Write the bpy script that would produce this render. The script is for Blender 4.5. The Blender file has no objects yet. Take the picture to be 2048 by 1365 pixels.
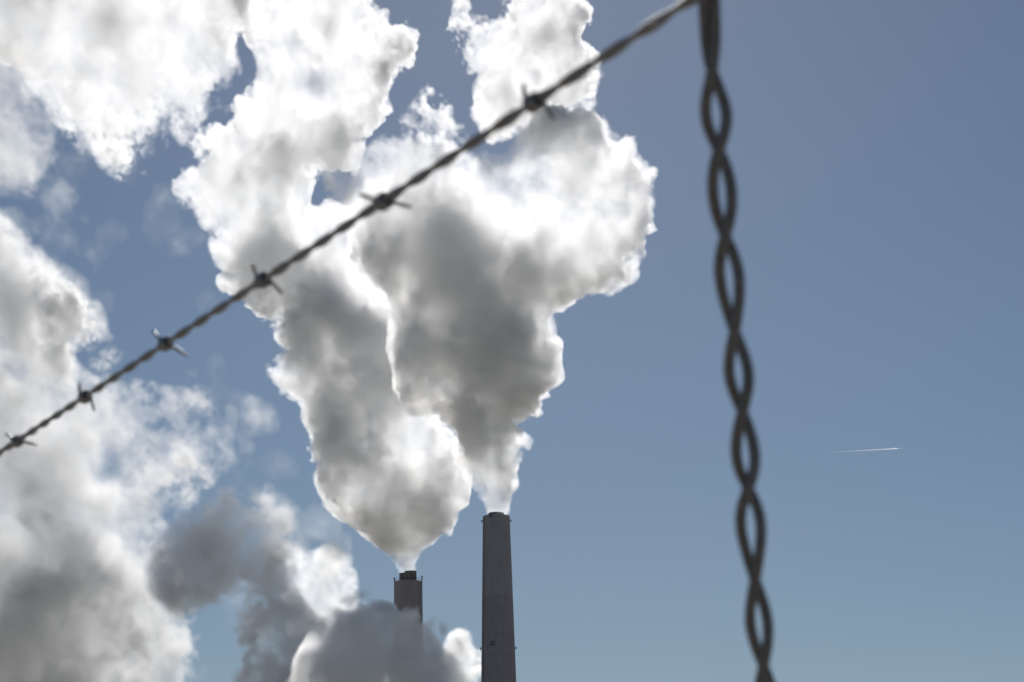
import bpy, bmesh, math, random
import numpy as np
from mathutils import Vector, Matrix, Euler

# ---------------------------------------------------------------- camera, sky, sun, exposure
scene = bpy.context.scene
COL = scene.collection
W, H, FPX = 2048, 1365, 4544.0            # photograph size and focal length in its pixels
PITCH, ROLL, EYE = math.radians(16.5), math.radians(1.0), Vector((0, 0, 1.7))

cam_data = bpy.data.cameras.new('camera')
cam_data.sensor_fit = 'HORIZONTAL'
cam_data.sensor_width = 22.2
cam_data.lens = FPX / W * 22.2
cam_data.clip_start = 0.05
cam_data.clip_end = 120000
cam_data.dof.use_dof = True
cam_data.dof.focus_distance = 800
cam_data.dof.aperture_fstop = 17
cam_data.dof.aperture_blades = 7
camera = bpy.data.objects.new('camera', cam_data)
camera.matrix_world = (Matrix.Translation(EYE) @ Matrix.Rotation(math.pi / 2 + PITCH, 4, 'X')
                       @ Matrix.Rotation(-ROLL, 4, 'Z'))
COL.objects.link(camera)
scene.camera = camera
CAM_ROT = camera.matrix_world.to_3x3()


def at(px, py, Y):
    """World point at depth Y whose image in the photograph is (px, py)."""
    d = CAM_ROT @ Vector(((px - W / 2) / FPX, -(py - H / 2) / FPX, -1.0))
    return EYE + d * (Y / d.y)


SUN_EL, SUN_AZ = math.radians(31.0), math.radians(0.5)     # azimuth from +Y towards +X
world = bpy.data.worlds.new('World')
scene.world = world
world.use_nodes = True
wn, wl = world.node_tree.nodes, world.node_tree.links
sky = wn.new('ShaderNodeTexSky')
sky.sky_type = 'NISHITA'
sky.sun_disc = False
sky.sun_elevation = SUN_EL
sky.sun_rotation = SUN_AZ
sky.altitude = 300
sky.air_density = 1.0
sky.dust_density = 0.2
sky.ozone_density = 2.0
hsv = wn.new('ShaderNodeHueSaturation')
hsv.inputs['Saturation'].default_value = 1.1
wl.new(sky.outputs['Color'], hsv.inputs['Color'])
wl.new(hsv.outputs['Color'], wn['Background'].inputs['Color'])
wn['Background'].inputs['Strength'].default_value = 0.05

sun_data = bpy.data.lights.new('sun', 'SUN')
sun_data.energy = 4.6
sun_data.angle = math.radians(0.53)
sun_data.color = (1.0, 0.965, 0.92)
sun = bpy.data.objects.new('sun', sun_data)
sdir = Vector((math.sin(SUN_AZ) * math.cos(SUN_EL), math.cos(SUN_AZ) * math.cos(SUN_EL), math.sin(SUN_EL)))
sun.rotation_euler = sdir.to_track_quat('Z', 'Y').to_euler()
sun.location = (0, 0, 500)
COL.objects.link(sun)

scene.view_settings.view_transform = 'Standard'
scene.view_settings.look = 'None'
scene.view_settings.exposure = -0.28
scene.view_settings.gamma = 1.0
scene.view_settings.use_curve_mapping = False

scene.render.engine = 'CYCLES'
cy = scene.cycles
cy.max_bounces = 16
cy.diffuse_bounces = 3
cy.glossy_bounces = 3
cy.transmission_bounces = 2
cy.volume_bounces = 14
cy.transparent_max_bounces = 64
cy.volume_step_rate = 1.0
cy.volume_max_steps = 1024
cy.use_adaptive_sampling = True
cy.adaptive_threshold = 0.02
cy.use_denoising = True
try:
    cy.denoiser = 'OPENIMAGEDENOISE'
except Exception:
    pass


# ---------------------------------------------------------------- helpers
def tag(o, label=None, cat=None, group=None, kind=None):
    if label: o['label'] = label
    if cat: o['category'] = cat
    if group: o['group'] = group
    if kind: o['kind'] = kind
    return o


def obj(name, bm, mat, parent=None, smooth=True):
    me = bpy.data.meshes.new(name)
    bm.to_mesh(me)
    bm.free()
    if smooth:
        for p in me.polygons:
            p.use_smooth = True
    me.materials.append(mat)
    o = bpy.data.objects.new(name, me)
    COL.objects.link(o)
    if parent is not None:
        o.parent = parent
    return o


def empty(name, loc):
    o = bpy.data.objects.new(name, None)
    o.location = loc
    o.empty_display_size = 0.1
    COL.objects.link(o)
    return o


# ---------------------------------------------------------------- steam clouds (real 3D density grids)
def volume_material(name, anis=0.5, color=(0.995, 0.995, 0.995)):
    m = bpy.data.materials.new(name)
    m.use_nodes = True
    nt = m.node_tree
    nt.nodes.clear()
    out = nt.nodes.new('ShaderNodeOutputMaterial')
    v = nt.nodes.new('ShaderNodeVolumePrincipled')
    v.inputs['Color'].default_value = (*color, 1)
    v.inputs['Density'].default_value = 1.0
    v.inputs['Anisotropy'].default_value = anis
    nt.links.new(v.outputs[0], out.inputs['Volume'])
    m.cycles.volume_step_rate = STEP_RATE
    return m


STEP_RATE = 1.5
STEAM = volume_material('steam')
STEAM_SOFT = volume_material('drifting_steam', anis=0.37)


def volume_nodes(material):
    ng = bpy.data.node_groups.new('density_grid', 'GeometryNodeTree')
    ng.interface.new_socket('Geometry', in_out='INPUT', socket_type='NodeSocketGeometry')
    ng.interface.new_socket('Samples', in_out='INPUT', socket_type='NodeSocketObject')
    for n in ('Min', 'Max'):
        ng.interface.new_socket(n, in_out='INPUT', socket_type='NodeSocketVector')
    for n in ('NX', 'NY', 'NZ'):
        ng.interface.new_socket(n, in_out='INPUT', socket_type='NodeSocketInt')
    ng.interface.new_socket('Geometry', in_out='OUTPUT', socket_type='NodeSocketGeometry')
    N, L = ng.nodes, ng.links
    gi, go = N.new('NodeGroupInput'), N.new('NodeGroupOutput')

    def math_node(op, a, b):
        n = N.new('ShaderNodeMath')
        n.operation = op
        for i, s in enumerate((a, b)):
            if isinstance(s, (int, float)):
                n.inputs[i].default_value = s
            else:
                L.new(s, n.inputs[i])
        return n.outputs[0]

    pos = N.new('GeometryNodeInputPosition').outputs[0]
    sep = []
    for s in (pos, gi.outputs['Min'], gi.outputs['Max']):
        x = N.new('ShaderNodeSeparateXYZ')
        L.new(s, x.inputs[0])
        sep.append(x)
    idx = []
    for k, n in enumerate(('NX', 'NY', 'NZ')):
        size = gi.outputs[n]
        t = math_node('DIVIDE', math_node('SUBTRACT', sep[0].outputs[k], sep[1].outputs[k]),
                      math_node('SUBTRACT', sep[2].outputs[k], sep[1].outputs[k]))
        i = math_node('ROUND', math_node('MULTIPLY', t, math_node('SUBTRACT', size, 1)), 0)
        f2i = N.new('FunctionNodeFloatToInt')
        L.new(i, f2i.inputs[0])
        idx.append(f2i.outputs[0])

    def imath(op, a, b):
        n = N.new('FunctionNodeIntegerMath')
        n.operation = op
        L.new(a, n.inputs[0])
        L.new(b, n.inputs[1])
        return n.outputs[0]

    ii = imath('ADD', imath('MULTIPLY', imath('ADD', imath('MULTIPLY', idx[2], gi.outputs['NY']), idx[1]),
                            gi.outputs['NX']), idx[0])
    at_ = N.new('GeometryNodeInputNamedAttribute')
    at_.data_type = 'FLOAT'
    at_.inputs['Name'].default_value = 'rho'
    si = N.new('GeometryNodeSampleIndex')
    si.data_type = 'FLOAT'
    si.domain = 'POINT'
    oi = N.new('GeometryNodeObjectInfo')
    L.new(gi.outputs['Samples'], oi.inputs['Object'])
    L.new(oi.outputs['Geometry'], si.inputs['Geometry'])
    L.new(at_.outputs[0], si.inputs['Value'])
    L.new(ii, si.inputs['Index'])
    vc = N.new('GeometryNodeVolumeCube')
    L.new(si.outputs[0], vc.inputs['Density'])
    vc.inputs['Background'].default_value = 0.0
    L.new(gi.outputs['Min'], vc.inputs['Min'])
    L.new(gi.outputs['Max'], vc.inputs['Max'])
    for n, t in (('NX', 'Resolution X'), ('NY', 'Resolution Y'), ('NZ', 'Resolution Z')):
        L.new(gi.outputs[n], vc.inputs[t])
    sm = N.new('GeometryNodeSetMaterial')
    sm.inputs['Material'].default_value = material
    L.new(vc.outputs[0], sm.inputs['Geometry'])
    L.new(sm.outputs[0], go.inputs['Geometry'])
    return ng


GRIDS = {m.name: volume_nodes(m) for m in (STEAM, STEAM_SOFT)}


def volume_object(name, rho, lo, hi, mat):
    """A volume object filled with rho[z, y, x] (float32, a regular grid from lo to hi)."""
    nz, ny, nx = rho.shape
    me = bpy.data.meshes.new(name + '_samples')
    me.vertices.add(nx * ny * nz)
    a = me.attributes.new('rho', 'FLOAT', 'POINT')
    a.data.foreach_set('value', np.ascontiguousarray(rho, dtype=np.float32).ravel())
    samples = bpy.data.objects.new(name + '_samples', me)     # plain numbers for the modifier, never linked to the scene
    vol = bpy.data.volumes.new(name)
    vol.materials.append(mat)
    o = bpy.data.objects.new(name, vol)
    COL.objects.link(o)
    mod = o.modifiers.new('density', 'NODES')
    mod.node_group = GRIDS[mat.name]
    ids = {i.name: i.identifier for i in GRIDS[mat.name].interface.items_tree if i.in_out == 'INPUT'}
    mod[ids['Samples']] = samples
    mod[ids['Min']] = lo
    mod[ids['Max']] = hi
    mod[ids['NX']], mod[ids['NY']], mod[ids['NZ']] = nx, ny, nz
    return o


def _interp_matrix(n, step, period, off):
    """Cubic B-spline-like interpolation weights from lattice nodes to n samples."""
    x = (np.arange(n) * step) / period + off
    m = int(math.floor(x[-1])) + 4
    A = np.zeros((n, m), np.float32)
    i = np.floor(x).astype(int)
    t = x - i
    w = [(1 - t) ** 3 / 6, (3 * t ** 3 - 6 * t ** 2 + 4) / 6, (-3 * t ** 3 + 3 * t ** 2 + 3 * t + 1) / 6, t ** 3 / 6]
    for k in range(4):
        A[np.arange(n), i + k] += w[k]
    return A


def noise3(shape, step, period, rng):
    """Smooth random field with about unit deviation; shape (z, y, x)."""
    per = period if hasattr(period, '__len__') else (period,) * 3
    A = [_interp_matrix(shape[k], step, per[k], rng.random()) for k in range(3)]
    g = rng.standard_normal([a.shape[1] for a in A]).astype(np.float32)
    r = np.tensordot(A[2], g, (1, 2))                       # x, z, y
    r = np.tensordot(A[1], r, (1, 2))                       # y, x, z
    r = np.tensordot(A[0], r, (1, 2))                       # z, y, x
    return r * np.float32(2.9)


def poly_sdf(P, X, Z):
    """Signed distance (positive inside) from points X, Z to the closed polygon P."""
    d = np.full(X.shape, 1e9)
    inside = np.zeros(X.shape, bool)
    n = len(P)
    for i in range(n):
        ax, az = P[i]
        bx, bz = P[(i + 1) % n]
        ex, ez = bx - ax, bz - az
        t = np.clip(((X - ax) * ex + (Z - az) * ez) / (ex * ex + ez * ez + 1e-12), 0, 1)
        d = np.minimum(d, (X - ax - t * ex) ** 2 + (Z - az - t * ez) ** 2)
        if az != bz:
            inside ^= ((az > Z) != (bz > Z)) & (X < ex * (Z - az) / ez + ax)
    d = np.sqrt(d)
    return np.where(inside, d, -d)


def cloud(name, Y0, outline, tau, blobs=(), cores=(), holes=(), grow=0.0, step=0.6, R=24.0, depth=1.0, lumps=((16, 2.6), (8, 1.7), (4, 1.1), (2, 0.7), (1.1, 0.4)),
          edge=2.2, wisp=0.42, th_min=18.0, seed=1, ybend=7.0, billow=0.6, grain=0.5, crisp=None, mat=None, pad=None,
          fringe=((8, 0.8), (4, 0.8), (2, 0.75), (1.05, 0.7))):
    """A cloud of droplets: a rounded body grown from its outline (photograph pixels placed at distance Y0),
    billowed by lumps (size in metres, height in metres); tau is the optical depth of its body, blobs (px, py, r, r2, dtau)
    are denser or thinner puffs in it, cores
    (outline, dtau, softness) larger dense masses, holes (px, py, rx, ry, metres) dents that let the sky through."""
    rng = np.random.default_rng(seed)
    pm = Y0 / FPX                                           # metres per photograph pixel
    P = [(p.x, p.z) for p in (at(x, y, Y0) for x, y in outline)]
    xs, zs = [p[0] for p in P], [p[1] for p in P]
    pad = pad or 6.0 + grow + 1.8 * edge
    hy = R * depth + ybend + 4
    lo = (min(xs) - pad, Y0 - hy, min(zs) - pad)
    hi0 = (max(xs) + pad, Y0 + hy, max(zs) + pad)
    nx, ny, nz = (int(math.ceil((hi0[k] - lo[k]) / step)) + 1 for k in range(3))
    hi = tuple(lo[k] + (n - 1) * step for k, n in enumerate((nx, ny, nz)))
    x = np.linspace(lo[0], hi[0], nx)
    y = np.linspace(lo[1], hi[1], ny) - Y0
    z = np.linspace(lo[2], hi[2], nz)
    X, Z = np.meshgrid(x, z)
    d2 = poly_sdf(P, X, Z)
    T = np.full(X.shape, float(tau))
    for bx, by, rx, ry, dt in blobs:
        c = at(bx, by, Y0)
        T += dt * np.exp(-(((X - c.x) / (rx * pm)) ** 2 + ((Z - c.z) / (ry * pm)) ** 2))
    for Q, dt, soft in cores:
        sd = poly_sdf([(p.x, p.z) for p in (at(x_, y_, Y0) for x_, y_ in Q)], X, Z) / (soft * pm)
        T += dt / (1 + np.exp(-3.0 * np.clip(sd, -6, 6)))
    d2 = d2 + grow
    for bx, by, rx, ry, dm in holes:
        c = at(bx, by, Y0)
        d2 = d2 - dm * np.exp(-(((X - c.x) / (rx * pm)) ** 2 + ((Z - c.z) / (ry * pm)) ** 2))
    T = 12.0 * np.tanh(np.maximum(T, 0.02) / 12.0)
    dd = np.clip(d2, 0, R)
    th = 2 * depth * np.sqrt(np.maximum(R * R - (R - dd) ** 2, 0))
    rho2 = (T / np.maximum(th, th_min)).astype(np.float32)
    shape = (nz, ny, nx)
    bend = noise3((nz, 1, nx), step, 30.0, rng)[:, 0, :] * ybend * 0.5
    yy = (y[None, :, None] - bend[:, None, :]).astype(np.float32) / depth
    yy = np.minimum(np.abs(yy), R)
    f = d2[:, None, :].astype(np.float32) - (R - np.sqrt(R * R - yy * yy))
    f[:, np.abs(y) > R * depth + ybend, :] = -9
    del yy
    near = np.clip(1.0 + d2 / 6.0, 0, 1).astype(np.float32)[:, None, :]
    bulge = near
    if crisp:                                               # the jet leaves across the whole mouth and only then breaks into lumps
        zm = at(W / 2, crisp[2], Y0).z
        bulge = near * np.clip((z - zm + 3) / 20.0, 0.12, 1).astype(np.float32)[:, None, None]
    for size, amp in lumps:
        n = noise3(shape, step, size, rng)
        f += bulge * amp * ((1 - billow) * n + billow * (np.abs(n) * 1.7 - 1.1))
    # torn, fibrous edges: finer noise eats into a band of the body along its outline
    soft = edge * np.exp(0.55 * noise3((nz, 1, nx), step, 13.0, rng))  # crisp in places, fraying in others
    if crisp:                                               # crisp just above the stack, softer as it rises: heights of two image rows
        z0, z1 = at(W / 2, crisp[0], Y0).z, at(W / 2, crisp[1], Y0).z
        k = np.clip((z - z0) / (z1 - z0), 0, 1).astype(np.float32)
        soft = soft * (0.3 + 0.8 * k)[:, None, None]
    env = np.clip(1.9 - np.abs(f) / (4 * soft), 0, 1) * near
    f /= soft
    f += 0.5
    for size, amp in fringe:
        n = noise3(shape, step, (size, 1.6 * size, size), rng)
        f += (wisp * amp) * env * n
    body = np.clip(f, 0, 1)
    del f, env
    # denser and thinner masses inside
    n = noise3(shape, step, (14, 34, 14), rng)
    for size, amp in ((6.5, 0.7), (3.2, 0.5), (1.6, 0.35)):
        n += amp * noise3(shape, step, (size, 3 * size, size), rng)
    body *= np.exp(grain * n - 0.5 * grain * grain)
    del n
    rho = body * rho2[:, None, :]
    rho[rho < 0.004] = 0
    for ax in range(3):                                     # an empty skin on all six faces
        s = [slice(None)] * 3
        for e in (0, -1):
            s[ax] = e
            rho[tuple(s)] = 0
    return volume_object(name, rho, lo, hi, mat or STEAM)


Y_RIGHT, Y_LEFT = 800.0, 925.0
PX_RIGHT = [(978, 1034), (970, 1000), (956, 975), (944, 955), (931, 925), (915, 890), (893, 850), (870, 834), (838, 828), (808, 812),
            (797, 785), (796, 755), (785, 700), (790, 668), (768, 600), (738, 560), (712, 510), (700, 470), (685, 440), (660, 400), (655, 365),
            (668, 335), (700, 318), (745, 310), (800, 296), (850, 303), (900, 312), (950, 318), (990, 326), (1022, 318), (1045, 300), (1052, 275),
            (1076, 262), (1078, 243), (1110, 230), (1150, 230), (1182, 240), (1206, 260), (1222, 286), (1252, 290), (1264, 312), (1282, 335),
            (1302, 352), (1302, 374), (1286, 385), (1298, 410), (1297, 445), (1286, 480), (1286, 506), (1262, 516), (1265, 540), (1240, 558),
            (1215, 575), (1190, 578), (1170, 592), (1145, 605), (1128, 612), (1104, 612), (1108, 645), (1114, 686), (1106, 715), (1110, 751),
            (1098, 775), (1082, 792), (1086, 808), (1062, 820), (1034, 833), (1036, 846), (1051, 854), (1057, 876), (1040, 897), (1030, 930),
            (1030, 960), (1018, 985), (1010, 1034)]
c = cloud('smoke_plume', Y_RIGHT, PX_RIGHT, 1.7, seed=3, step=0.42, pad=6.0, crisp=(960, 480, 1030),
          cores=[([(720, 440), (770, 415), (830, 400), (900, 420), (960, 455), (1000, 505), (1050, 520), (1085, 500), (1090, 530), (1060, 580),
                   (1030, 640), (1045, 690), (1080, 725), (1082, 770), (1050, 812), (1028, 840), (1040, 870), (1020, 900), (1008, 950), (962, 930),
                   (932, 880), (905, 840), (850, 820), (815, 800), (808, 740), (806, 680), (795, 620), (765, 560), (735, 500)], 7.5, 26)],
          blobs=[(870, 500, 110, 70, 4), (950, 590, 80, 60, 3), (900, 700, 70, 90, 2), (1040, 540, 60, 40, 4), (1030, 750, 50, 80, 4.5), (1000, 650, 50, 70, 2.5), (1165, 385, 45, 50, 0.4), (1165, 290, 60, 45, -1.0), (985, 900, 14, 50, -3)])
tag(c, 'heart-shaped steam plume with a dark grey core rising from the right chimney', 'smoke plume', 'plumes rising from the chimneys')

PX_LEFT = [(800, 1146), (781, 1110), (741, 1069), (719, 1046), (689, 1031), (655, 1012), (647, 990), (630, 948), (623, 910), (621, 869),
           (614, 847), (608, 813), (592, 792), (551, 768), (537, 744), (573, 713), (575, 696), (555, 672), (561, 655), (538, 635),
           (500, 611), (485, 600), (450, 575), (440, 550), (455, 530), (430, 510), (425, 480), (435, 455), (420, 445), (395, 430),
           (350, 390), (355, 370), (380, 345), (400, 320), (385, 290), (400, 265), (420, 250), (456, 245), (462, 215), (480, 195),
           (508, 150), (512, 110), (495, 60), (480, 0), (480, -140), (740, -140), (735, 0), (760, 40), (800, 60), (832, 72), (820, 110),
           (790, 118), (770, 150), (758, 180), (776, 205), (745, 235), (725, 262), (730, 290), (720, 330), (665, 345), (640, 345), (628, 380),
           (625, 415), (640, 428), (655, 420), (690, 440), (780, 520), (850, 640), (860, 780), (880, 845), (905, 880), (930, 925), (936, 950),
           (925, 995), (905, 1000), (900, 1030), (895, 1050), (870, 1075), (845, 1090), (832, 1146)]
c = cloud('smoke_plume', Y_LEFT, PX_LEFT, 1.7, seed=11, step=0.46, pad=6.0, wisp=0.5, crisp=(1060, 520, 1145),
          cores=[([(575, 700), (570, 620), (590, 545), (640, 545), (690, 610), (740, 660), (790, 740), (800, 830), (770, 870), (790, 960), (885, 925), (895, 990), (870, 1050),
                   (800, 1085), (740, 1040), (690, 1018), (655, 985), (635, 930), (630, 860), (622, 800), (600, 760)], 3.0, 30),
                 ([(632, 870), (640, 800), (640, 745), (700, 750), (760, 755), (785, 800), (768, 870), (735, 900), (722, 960), (735, 1020),
                   (700, 1020), (665, 985), (642, 930)], 9.5, 24),
                 ([(585, 640), (605, 560), (640, 570), (665, 620), (680, 690), (630, 720), (580, 700), (565, 650)], 7.5, 26),
                 ([(815, 985), (850, 930), (885, 930), (890, 990), (870, 1050), (830, 1060)], 5.0, 20)],
          blobs=[(720, 690, 90, 80, 2.5), (672, 965, 50, 75, 9), (650, 850, 45, 80, 5), (620, 640, 50, 80, 3.5), (845, 1010, 45, 50, 6), (740, 1040, 60, 40, 3), (760, 780, 50, 60, 2), (580, 310, 40, 40, 1.0), (540, 470, 50, 60, 2.0), (640, 160, 45, 60, -1.3), (600, 130, 40, 40, -1), (700, 40, 40, 50, -1), (500, 400, 60, 30, -1), (770, 1050, 40, 40, 2), (700, 715, 40, 20, -2)],
          holes=[(640, 160, 24, 40, 22), (600, 150, 30, 25, 6), (635, 380, 16, 40, 10), (520, 400, 40, 30, 6), (710, 30, 30, 30, 6)])
tag(c, 'tall steam plume from the left chimney, widening white up to the top of the photo', 'smoke plume', 'plumes rising from the chimneys')

c = cloud('steam_cloud', 860.0, [(991, -60), (1014, 27), (1010, 50), (967, 58), (940, 40), (924, 8), (914, 35), (905, 60), (918, 80), (928, 102),
          (928, 125), (971, 137), (963, 156), (953, 187), (951, 219), (971, 250), (983, 262), (1022, 250), (1060, 240), (1108, 238), (1155, 219),
          (1170, 210), (1182, 187), (1194, 148), (1190, 129), (1155, 109), (1151, 78), (1162, 47), (1176, 35), (1166, 16), (1139, 8), (1104, -60)],
          1.5, R=18, step=0.48, seed=21, th_min=14, holes=[(990, 200, 25, 20, 5), (1130, 180, 30, 30, 4)], edge=3, wisp=0.6)
tag(c, 'bright white puff of steam at the top edge between the two plumes and the wire', 'steam cloud', 'loose steam clouds')

c = cloud('steam_cloud', 860.0, [(819, 265), (838, 240), (840, 215), (860, 190), (878, 210), (893, 225), (890, 262), (915, 270), (925, 297), (905, 305),
          (880, 280), (850, 268)], 1.2, R=8, seed=22, th_min=10, edge=2.5, wisp=0.8, step=0.5, ybend=2)
tag(c, 'small torn wisp of steam just above the heart-shaped plume', 'steam cloud', 'loose steam clouds')

c = cloud('steam_cloud', 960.0, [(-120, -140), (-120, 60), (40, 150), (62, 202), (120, 236), (164, 236), (192, 270), (240, 308), (253, 294), (212, 246),
          (291, 245), (335, 222), (363, 262), (398, 236), (410, 190), (440, 170), (466, 123), (462, 75), (482, 20), (500, -40), (560, -140)],
          1.15, R=26, seed=31, grain=0.45, th_min=22, step=0.65, edge=5, wisp=0.6, lumps=((22, 3), (11, 2), (5, 1.2), (2.5, .6)),
          holes=[(120, 15, 30, 20, 8), (130, 180, 40, 25, 5), (20, 20, 40, 40, 6)])
tag(c, 'broad white steam cloud filling the top left corner of the sky', 'steam cloud', 'loose steam clouds')

c = cloud('steam_cloud', 980.0, [(-140, 430), (0, 435), (55, 480), (90, 540), (110, 585), (150, 600), (190, 630), (192, 655), (150, 680), (130, 700),
          (142, 740), (180, 775), (260, 795), (330, 795), (420, 815), (440, 870), (435, 920), (380, 975), (330, 990), (300, 1005), (325, 1060),
          (340, 1090), (330, 1120), (350, 1200), (370, 1300), (380, 1480), (-140, 1480)],
          2.1, R=34, mat=STEAM_SOFT, seed=41, th_min=46, step=0.9, edge=14, wisp=0.42, grain=0.6, lumps=((30, 4), (14, 2.5), (7, 1.5), (3, .8)), ybend=10,
          blobs=[(50, 1310, 150, 90, 9), (180, 1190, 80, 70, 4), (330, 870, 160, 90, -2.0), (200, 940, 80, 60, -1.3), (250, 1040, 70, 60, -1.7), (60, 480, 100, 70, -1.5), (170, 640, 50, 60, 0.8), (30, 620, 60, 80, 1.5), (120, 860, 60, 60, 1.5), (300, 1250, 60, 120, -0.6)],
          holes=[(250, 860, 30, 30, 8), (130, 900, 20, 30, 8), (220, 990, 30, 40, 10), (270, 1090, 40, 30, 5)])
tag(c, 'large soft steam cloud along the left edge, white above and grey below', 'steam cloud', 'loose steam clouds')

c = cloud('steam_cloud', 980.0, [(-100, 60), (50, 120), (75, 220), (110, 320), (40, 360), (-100, 360)], 1.1, R=20, mat=STEAM_SOFT, seed=42, th_min=40, step=1.0, edge=12,
          wisp=0.3, lumps=((30, 4), (14, 2)), grain=0.45)
tag(c, 'thin greyish veil of steam hanging at the left edge below the top left cloud', 'steam cloud', 'loose steam clouds')

c = cloud('steam_cloud', 980.0, [(-60, 420), (60, 400), (130, 380), (160, 400), (130, 440), (190, 450), (220, 520), (190, 530), (150, 480), (60, 470),
          (-60, 480)], 0.3, R=12, mat=STEAM_SOFT, seed=43, th_min=24, step=0.9, edge=5, wisp=0.3, lumps=((24, 2), (12, 2), (6, 1)), grain=0.5)
tag(c, 'faint shreds of steam in the blue gap at the left', 'steam cloud', 'loose steam clouds')

c = cloud('steam_cloud', 620.0, [(335, 1120), (345, 1090), (380, 1050), (420, 1020), (470, 1018), (510, 1035), (552, 1040), (552, 1080), (535, 1130),
          (500, 1150), (450, 1160), (400, 1195), (360, 1205), (338, 1170)], 2.6, R=12, seed=51, th_min=14, step=0.55, edge=7, wisp=0.35,
          lumps=((12, 1.6), (6, 1.0), (3, 0.5)), ybend=3, grow=1.2, blobs=[(510, 1070, 45, 45, -1.6), (400, 1110, 50, 50, 1.5)])
tag(c, 'small dark grey steam cloud hanging shaded in front of the left cloud', 'steam cloud', 'loose steam clouds')

c = cloud('steam_cloud', 650.0, [(470, 1480), (490, 1350), (495, 1290), (520, 1240), (510, 1170), (525, 1120), (560, 1115), (580, 1150), (585, 1200),
          (630, 1240), (700, 1235), (745, 1260), (760, 1340), (740, 1480)], 3.0, R=16, seed=52, th_min=16, step=0.6,
          edge=9, wisp=0.4, lumps=((14, 2.0), (7, 1.2), (3, 0.6)), ybend=4, blobs=[(590, 1310, 70, 60, 1.5), (540, 1150, 40, 50, -1.5)])
tag(c, 'grey bank of steam at the bottom below the bright white billow', 'steam cloud', 'loose steam clouds')

c = cloud('steam_cloud', 530.0, [(560, 1480), (625, 1350), (645, 1295), (668, 1262), (700, 1256), (750, 1246), (790, 1222), (835, 1230), (865, 1262), (885, 1300),
          (892, 1340), (892, 1480)], 2.7, R=14, seed=57, th_min=16, step=0.48, fringe=((12, 1.0), (6, 0.9), (3, 0.7), (1.5, 0.5)),
          edge=7, wisp=0.85, lumps=((16, 2.5), (8, 2), (4, 1)), ybend=4, grow=1.2, pad=17.1, grain=0.65, blobs=[(740, 1345, 80, 60, 0.8)])
tag(c, 'smoky grey steam bank drifting across and veiling the left chimney', 'steam cloud', 'loose steam clouds')

c = cloud('steam_cloud', 900.0, [(565, 1115), (590, 1100), (620, 1122), (660, 1108), (702, 1130), (706, 1180), (722, 1220), (700, 1290), (640, 1300),
          (590, 1260), (572, 1200)], 1.8, R=18, seed=53, th_min=18, step=0.6, edge=4, wisp=0.5)
tag(c, 'bright white steam billow standing left of the veiled chimney', 'steam cloud', 'loose steam clouds')

c = cloud('steam_cloud', 860.0, [(850, 1480), (880, 1370), (890, 1310), (910, 1285), (925, 1275), (935, 1300), (952, 1325), (950, 1365), (960, 1480)],
          1.1, R=14, seed=54, th_min=18, step=0.6, edge=5, wisp=0.6)
tag(c, 'pale torn steam cloud at the bottom beside the foot of the right chimney', 'steam cloud', 'loose steam clouds')


# ---------------------------------------------------------------- materials of solid things
def solid(name, base, rough=0.8, metal=0.0, bump=0.0, scale=3.0, var=0.25, streak=None, joint=0.0):
    m = bpy.data.materials.new(name)
    m.use_nodes = True
    nt = m.node_tree
    b = nt.nodes['Principled BSDF']
    b.inputs['Roughness'].default_value = rough
    b.inputs['Metallic'].default_value = metal
    tc = nt.nodes.new('ShaderNodeTexCoord')
    mp = nt.nodes.new('ShaderNodeMapping')
    nt.links.new(tc.outputs['Object'], mp.inputs['Vector'])
    if streak:
        mp.inputs['Scale'].default_value = streak
    no = nt.nodes.new('ShaderNodeTexNoise')
    no.inputs['Scale'].default_value = scale
    no.inputs['Detail'].default_value = 6
    nt.links.new(mp.outputs[0], no.inputs['Vector'])
    cr = nt.nodes.new('ShaderNodeValToRGB')
    cr.color_ramp.elements[0].position = 0.3
    cr.color_ramp.elements[1].position = 0.7
    cr.color_ramp.elements[0].color = (*[c * (1 - var) for c in base], 1)
    cr.color_ramp.elements[1].color = (*[min(1, c * (1 + var)) for c in base], 1)
    nt.links.new(no.outputs['Fac'], cr.inputs['Fac'])
    col = cr.outputs['Color']
    if joint:                                               # horizontal pour joints every few metres of height
        sx = nt.nodes.new('ShaderNodeSeparateXYZ')
        nt.links.new(tc.outputs['Object'], sx.inputs[0])
        pp = nt.nodes.new('ShaderNodeMath')
        pp.operation = 'PINGPONG'
        pp.inputs[1].default_value = joint / 2
        nt.links.new(sx.outputs[2], pp.inputs[0])
        mr = nt.nodes.new('ShaderNodeMapRange')
        mr.inputs['From Max'].default_value = 0.25
        mr.inputs['To Min'].default_value = 0.9
        nt.links.new(pp.outputs[0], mr.inputs['Value'])
        mx = nt.nodes.new('ShaderNodeMix')
        mx.data_type = 'RGBA'
        mx.blend_type = 'MULTIPLY'
        mx.inputs['Factor'].default_value = 1.0
        nt.links.new(col, mx.inputs['A'])
        nt.links.new(mr.outputs[0], mx.inputs['B'])
        col = mx.outputs['Result']
    nt.links.new(col, b.inputs['Base Color'])
    if bump:
        bp = nt.nodes.new('ShaderNodeBump')
        bp.inputs['Strength'].default_value = bump
        nt.links.new(no.outputs['Fac'], bp.inputs['Height'])
        nt.links.new(bp.outputs['Normal'], b.inputs['Normal'])
    return m


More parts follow.
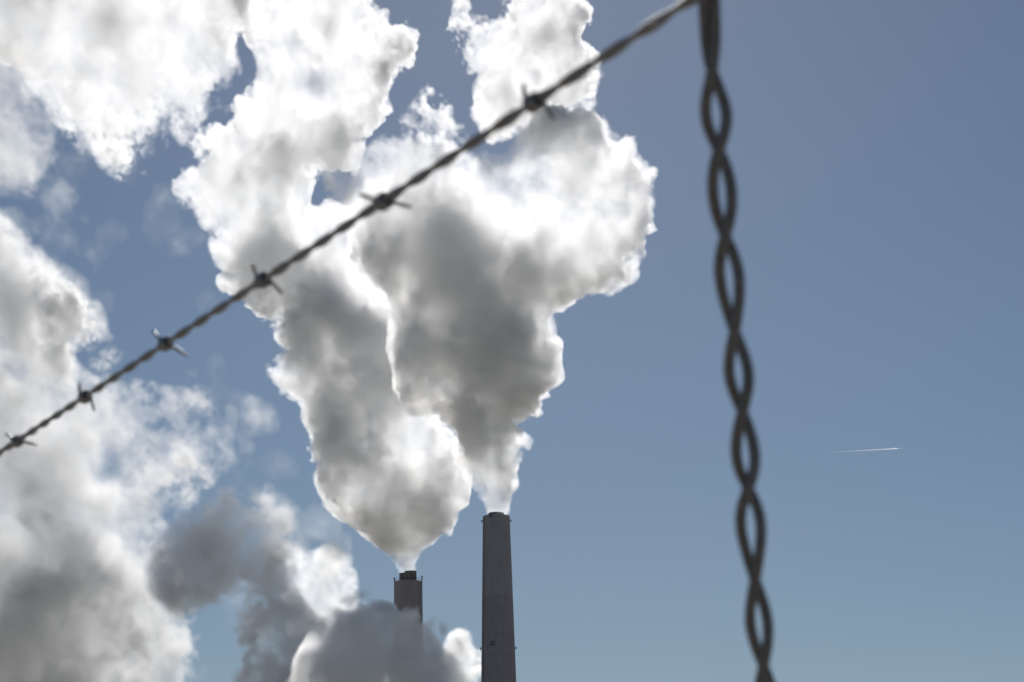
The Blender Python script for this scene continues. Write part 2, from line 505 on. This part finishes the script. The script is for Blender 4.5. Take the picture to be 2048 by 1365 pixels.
CONCRETE = solid('concrete', (0.40, 0.37, 0.385), 0.9, scale=0.5, var=0.07, streak=(1, 1, 0.35), joint=3.6)
CONCRETE_DARK = solid('painted_concrete_band', (0.36, 0.325, 0.345), 0.9, scale=0.5, var=0.07, streak=(1, 1, 0.35), joint=3.6)
CONCRETE_LEFT = solid('left_concrete', (0.27, 0.255, 0.272), 0.9, scale=0.5, var=0.1, streak=(1, 1, 0.35), joint=3.6)  # darker, less pink concrete tone for the left chimney
FLUE = solid('flue_steel', (0.16, 0.155, 0.15), 0.7, metal=0.2, scale=1.2, var=0.3, streak=(1, 1, 0.2))
STEEL = solid('dark_steel', (0.10, 0.10, 0.10), 0.6, metal=0.4, scale=2)
WIRE = solid('weathered_galvanised_wire', (0.33, 0.322, 0.328), 0.45, metal=0.65, bump=0.25, scale=900, var=0.4)
STAY = solid('rusted_stay_wire', (0.18, 0.174, 0.18), 0.5, metal=0.4, bump=0.25, scale=700, var=0.4)
LAMP = solid('lamp_glass', (0.16, 0.14, 0.14), 0.25, scale=4)


# ---------------------------------------------------------------- ground
def add_lathe(bm, profile, seg=64, cx=0.0, cy=0.0, close_top=False):
    rings = []
    for r, z in profile:
        rings.append([bm.verts.new((cx + r * math.cos(2 * math.pi * k / seg), cy + r * math.sin(2 * math.pi * k / seg), z)) for k in range(seg)])
    for a, b in zip(rings, rings[1:]):
        for k in range(seg):
            bm.faces.new((a[k], a[(k + 1) % seg], b[(k + 1) % seg], b[k]))
    if close_top:
        bm.faces.new(rings[-1])
    return rings


def add_tube(bm, pts, radii, seg=10, caps=True):
    """A tube through the points pts (Vectors) with a radius at each."""
    n = len(pts)
    if not hasattr(radii, '__len__'):
        radii = [radii] * n
    t0 = (pts[1] - pts[0]).normalized()
    u = t0.orthogonal().normalized()
    rings = []
    for i in range(n):
        t = (pts[min(i + 1, n - 1)] - pts[max(i - 1, 0)]).normalized()
        u = (u - t * u.dot(t)).normalized()
        v = t.cross(u)
        rings.append([bm.verts.new(pts[i] + (u * math.cos(2 * math.pi * k / seg) + v * math.sin(2 * math.pi * k / seg)) * radii[i])
                      for k in range(seg)])
    for a, b in zip(rings, rings[1:]):
        for k in range(seg):
            bm.faces.new((a[k], a[(k + 1) % seg], b[(k + 1) % seg], b[k]))
    if caps:
        bm.faces.new(list(reversed(rings[0])))
        bm.faces.new(rings[-1])


def add_box(bm, c, s, rot=0.0):
    m = Matrix.Translation(c) @ Matrix.Rotation(rot, 4, 'Z') @ Matrix.Diagonal((*s, 1))
    bmesh.ops.create_cube(bm, size=1.0, matrix=m)


bm = bmesh.new()
seg, radii = 96, [0.0, 8, 40, 150, 500, 1500, 5000, 20000, 60000]
prev = [bm.verts.new((0, 0, 0))]
rng0 = random.Random(5)
for r in radii[1:]:
    ring = [bm.verts.new((r * math.cos(2 * math.pi * k / seg), r * math.sin(2 * math.pi * k / seg), 0.0)) for k in range(seg)]
    for k in range(seg):
        k2 = (k + 1) % seg
        bm.faces.new((prev[0], ring[k], ring[k2]) if len(prev) == 1 else (prev[k], ring[k], ring[k2], prev[k2]))
    prev = ring
GROUND = solid('dry_ground', (0.26, 0.23, 0.18), 0.95, scale=0.4, var=0.35)
tag(obj('ground', bm, GROUND, smooth=False), kind='structure')


# ---------------------------------------------------------------- chimneys
def plain_part(name, fn, mat, parent, smooth=True):
    bm = bmesh.new()
    fn(bm)
    bmesh.ops.recalc_face_normals(bm, faces=bm.faces)
    o = obj(name, bm, mat, parent, smooth)
    return o


def sharpen(o, ang=40):
    me = o.data
    bm = bmesh.new()
    bm.from_mesh(me)
    for e in bm.edges:
        if len(e.link_faces) == 2 and e.calc_face_angle(0) > math.radians(ang):
            e.smooth = False
    bm.to_mesh(me)
    bm.free()
    return o


# the right chimney
top = at(992.5, 1034, Y_RIGHT)
HT, RT, TAPER = top.z, 4.84, 0.0224
rad = lambda z: RT + TAPER * (HT - z)
st = empty('chimney', (top.x, Y_RIGHT, 0))
tag(st, 'tall tapering dark concrete chimney, the nearer one on the right, unobscured', 'chimney')
z_band = at(992, 1195, Y_RIGHT).z
sharpen(plain_part('shaft', lambda b: add_lathe(b, [(rad(z_band), z_band), (rad(HT - 20), HT - 20), (RT, HT), (RT - 0.35, HT + 0.12), (2.9, HT + 0.15)]),
                   CONCRETE, st))
sharpen(plain_part('lower_shaft', lambda b: add_lathe(b, [(rad(0) + 1.2, 0), (rad(30) + .3, 30), (rad(80), 80), (rad(z_band), z_band)]), CONCRETE_DARK, st))
sharpen(plain_part('flue', lambda b: add_lathe(b, [(2.85, HT - 3), (2.85, HT + 1.25), (2.6, HT + 1.25), (2.6, HT - 3)]), FLUE, st))
# lamps on brackets at two levels
for py in (1043, 1298):
    zz = at(992, py, Y_RIGHT).z
    rr = rad(zz)
    for k in (0, 2):
        an = k * math.pi / 2
        d = Vector((math.cos(an), math.sin(an), 0))

        def bracket(b, d=d, rr=rr, zz=zz, an=an):
            add_box(b, d * (rr + 0.25) + Vector((0, 0, zz)), (0.7, 0.5, 0.12), an)
            add_tube(b, [d * (rr + 0.05) + Vector((0, 0, zz - 0.6)), d * (rr + 0.5) + Vector((0, 0, zz - 0.08))], 0.05, 6)
        br = plain_part('lamp_bracket', bracket, STEEL, st, False)
        plain_part('warning_lamp', lambda b, d=d, rr=rr, zz=zz: add_lathe(
            b, [(a, e + zz + 0.06) for a, e in ((0.2, 0), (0.24, 0.08), (0.2, 0.45), (0.08, 0.55))], 12, d.x * (rr + 0.35), d.y * (rr + 0.35), True),
            LAMP, br)
for px, py, rr in ((986, 1292, 0.62), (982, 1036.5, 0.5)):
    p = at(px, py, Y_RIGHT)
    dx = p.x - top.x
    R0 = rad(p.z)
    yy = -math.sqrt(R0 * R0 - dx * dx)

    def port(b, dx=dx, yy=yy, z=p.z, rr=rr):
        ring = [Vector((dx + rr * math.cos(a), yy - 0.08, z + 1.25 * rr * math.sin(a))) for a in [2 * math.pi * k / 20 for k in range(21)]]
        add_tube(b, ring, 0.17, 8, False)
    plain_part('inspection_port', port, STEEL, st)


def ladder(b):
    an = math.radians(-150)
    d = Vector((math.cos(an), math.sin(an), 0))
    t = Vector((-d.y, d.x, 0))
    for s in (-0.3, 0.3):
        add_tube(b, [d * (rad(z) + 0.22) + t * s + Vector((0, 0, z)) for z in (2, 60, 120, HT - 0.5)], 0.05, 6)
    z = 3.0
    while z < HT - 1:
        add_tube(b, [d * (rad(z) + 0.22) + t * -0.3 + Vector((0, 0, z)), d * (rad(z) + 0.22) + t * 0.3 + Vector((0, 0, z))], 0.03, 5)
        z += 0.9


plain_part('ladder', ladder, STEEL, st)

# the left chimney
topl = at(816.3, 1165, Y_LEFT)
HL, RL, TL = topl.z, 5.85, 0.0045
radl = lambda z: RL + TL * (HL - z)
sl = empty('chimney', (topl.x, Y_LEFT, 0))
tag(sl, 'dark chimney with two flues and a railed platform, half hidden by grey steam', 'chimney')
sharpen(plain_part('shaft', lambda b: add_lathe(b, [(radl(0) + 2.5, 0), (radl(40) + .6, 40), (radl(90), 90), (RL, HL), (RL - 0.2, HL + 0.1), (0.0, HL + 0.12)]),
                   CONCRETE_LEFT, sl))
for (px, dy) in ((821, -2.3), (810.7, 2.6)):
    fx = at(px, 1145, Y_LEFT + dy).x - topl.x
    hz = at(px, 1143.5, Y_LEFT - 2.3).z
    sharpen(plain_part('flue', lambda b, fx=fx, dy=dy, hz=hz: add_lathe(
        b, [(2.5, HL - 1), (2.5, hz), (2.3, hz), (2.3, HL - 1)], 40, fx, dy), FLUE, sl))


def railing(b):
    n, r = 28, RL - 0.15
    ring = lambda z: [Vector((r * math.cos(2 * math.pi * k / 48), r * math.sin(2 * math.pi * k / 48), z)) for k in range(49)]
    add_tube(b, ring(HL + 1.1), 0.035, 6, False)
    add_tube(b, ring(HL + 0.6), 0.03, 6, False)
    for k in range(n):
        a = 2 * math.pi * k / n
        add_tube(b, [Vector((r * math.cos(a), r * math.sin(a), HL)), Vector((r * math.cos(a), r * math.sin(a), HL + 1.1))], 0.035, 6)


plain_part('railing', railing, STEEL, sl)
for a, h in ((178, 1.9), (2, 2.4), (12, 1.6), (-12, 2.0), (168, 1.3), (-165, 1.2)):
    d = Vector((math.cos(math.radians(a)), math.sin(math.radians(a)), 0)) * (RL - 0.05)
    r_ = plain_part('lamp_mast', lambda b, d=d, h=h: add_tube(b, [d + Vector((0, 0, HL - 0.3)), d + Vector((0, 0, HL + h))], 0.07, 8), STEEL, sl)
    plain_part('warning_lamp', lambda b, d=d, h=h: add_lathe(
        b, [(x, e + HL + h) for x, e in ((0.2, -.25), (0.27, -.15), (0.27, 0.3), (0.1, 0.42))], 12, d.x, d.y, True), LAMP, r_)


# ---------------------------------------------------------------- contrail of a far aircraft
CONTRAIL = bpy.data.materials.new('contrail_ice')
CONTRAIL.use_nodes = True
nt = CONTRAIL.node_tree
nt.nodes.clear()
o_ = nt.nodes.new('ShaderNodeOutputMaterial')
v_ = nt.nodes.new('ShaderNodeVolumePrincipled')
v_.inputs['Density'].default_value = 0.03
v_.inputs['Anisotropy'].default_value = 0.5
v_.inputs['Color'].default_value = (0.99, 0.99, 0.99, 1)
nt.links.new(v_.outputs[0], o_.inputs['Volume'])
YC = 40000.0
ends = [at(1655, 905.5, YC), at(1803, 897, YC)]
bm = bmesh.new()
pts = [ends[0].lerp(ends[1], k / 12) for k in range(13)]
add_tube(bm, pts, [1.5 + 9 * (k / 12) for k in range(12)] + [4], 10)
tag(obj('contrail', bm, CONTRAIL), 'thin short white contrail in the open blue at the right', 'contrail')


# ---------------------------------------------------------------- barbed wire and fence stay
def cam_point(px, py, depth):
    d = CAM_ROT @ Vector(((px - W / 2) / FPX, -(py - H / 2) / FPX, -1.0))
    return EYE + d * depth


Z0, CZ = 1.35, 0.079
A0, A5 = cam_point(35, 883, Z0), cam_point(1070, 205, Z0 * (1 - 5 * CZ))
AX = (A5 - A0) / 5.0                                        # from barb to barb, about 127 mm
axis = AX.normalized()
side = axis.cross(Vector((0, 0, 1))).normalized()
upw = side.cross(axis)
bw = empty('barbed_wire', A0)
tag(bw, 'barbed wire strand stretched diagonally across the sky from the twisted stay', 'barbed wire')
rw, pitch = 0.00108, 2.0 / 5.2                              # strand radius; one full turn in barb spacings
S0, S1 = -6.0, 7.2
for ph in (0.0, math.pi):
    n = int((S1 - S0) * 44)
    pts = []
    for i in range(n + 1):
        s = S0 + (S1 - S0) * i / n
        a = 2 * math.pi * s / pitch + ph + 0.5 * math.sin(s * 1.7)
        pts.append(AX * s + (side * math.cos(a) + upw * math.sin(a)) * rw * 1.0)
    bm = bmesh.new()
    add_tube(bm, pts, rw, 10)
    obj('strand', bm, WIRE, bw)

cam_x, cam_y, cam_f = CAM_ROT @ Vector((1, 0, 0)), CAM_ROT @ Vector((0, 1, 0)), CAM_ROT @ Vector((0, 0, -1))
BARBS = {0: ((-27, -16, 10), (42, 7, -6)), 1: ((-7, -28, -30), (12, 30, 30)), 2: ((-31, -27, 18), (46, 24, -20)), 3: ((-23, -34, -15), (37, 28, 12)),
         4: ((-52, -16, 10), (58, 13, -10)), 5: ((-24, -36, -25), (38, 32, 20)), 6: ((-40, -20, 10), (45, 20, -10)),
         -1: ((-20, -20, 10), (20, 25, -10)), -2: ((-25, -10, 10), (25, 10, -10)), -3: ((-10, -20, 10), (15, 20, -10)),
         -4: ((-20, -5, 10), (20, 10, -10)), -5: ((-10, -18, 10), (18, 8, -10)), 7: ((-40, -30, 10), (40, 30, -10))}
rb = 0.00085
for s, prongs in sorted(BARBS.items()):
    c = AX * s
    depth = Z0 * (1 - CZ * s)
    k = depth / FPX
    d1, d2 = [cam_x * p[0] * k - cam_y * p[1] * k + cam_f * p[2] * k for p in prongs]
    e1 = (d1 - axis * d1.dot(axis)).normalized()
    e2 = axis.cross(e1)
    rc, half = rw * 2 + rb * 0.75, 0.0030
    t2 = math.atan2(d2.dot(e2), d2.dot(e1))
    tot = 2 * math.pi * 2 + (t2 % (2 * math.pi))
    coil = []
    m = 44
    for i in range(m + 1):
        a = tot * i / m
        coil.append(c + axis * (-half + 2 * half * i / m) + (e1 * math.cos(a) + e2 * math.sin(a)) * rc)
    p1, p2 = c + d1, c + d2
    pts = [p1, p1.lerp(coil[0], 0.12), p1.lerp(coil[0], 0.5)] + coil + [p2.lerp(coil[-1], 0.5), p2.lerp(coil[-1], 0.12), p2]
    rr = [0.0002, rb * 0.8, rb] + [rb] * len(coil) + [rb, rb * 0.8, 0.0002]
    bm = bmesh.new()
    add_tube(bm, pts, rr, 10)
    obj('barb', bm, WIRE, bw)

# the twisted stay: two wires wound round each other, hooked over the barbed wire
cross = [(-300, 1408), (-75, 1415), (123, 1423), (296, 1438), (475, 1451), (650, 1468), (815, 1484), (977, 1496), (1154, 1509), (1320, 1525),
         (1490, 1541), (1665, 1556), (1840, 1572), (2015, 1588), (2190, 1604)]
fs = empty('fence_stay', cam_point(1440, 296, 0.74))
tag(fs, 'dark twisted two-wire fence stay hanging down the right half', 'fence stay')
org = fs.location.copy()
for ph in (0.0, math.pi):
    pts = []
    for i in range(len(cross) - 1):
        for k in range(14):
            t = k / 14
            py = cross[i][0] + (cross[i + 1][0] - cross[i][0]) * t
            px = cross[i][1] + (cross[i + 1][1] - cross[i][1]) * t
            depth = 0.725 + 0.035 * (py / 1365)
            a = math.pi * (i + t) + ph + 0.22 * math.sin(1.9 * (i + t)) + 0.12 * math.sin(4.3 * (i + t) + 1)
            r = 0.0031 - 0.0013 * min(1, max(0, (150 - py) / 110))
            r *= 1 + 0.07 * math.sin(2.7 * (i + t) + 0.6)
            pts.append(cam_point(px, py, depth) + cam_x * (r * math.sin(a)) + cam_f * (r * math.cos(a)) - org)
    bm = bmesh.new()
    add_tube(bm, pts, 0.0019, 12)
    obj('strand', bm, STAY, fs)
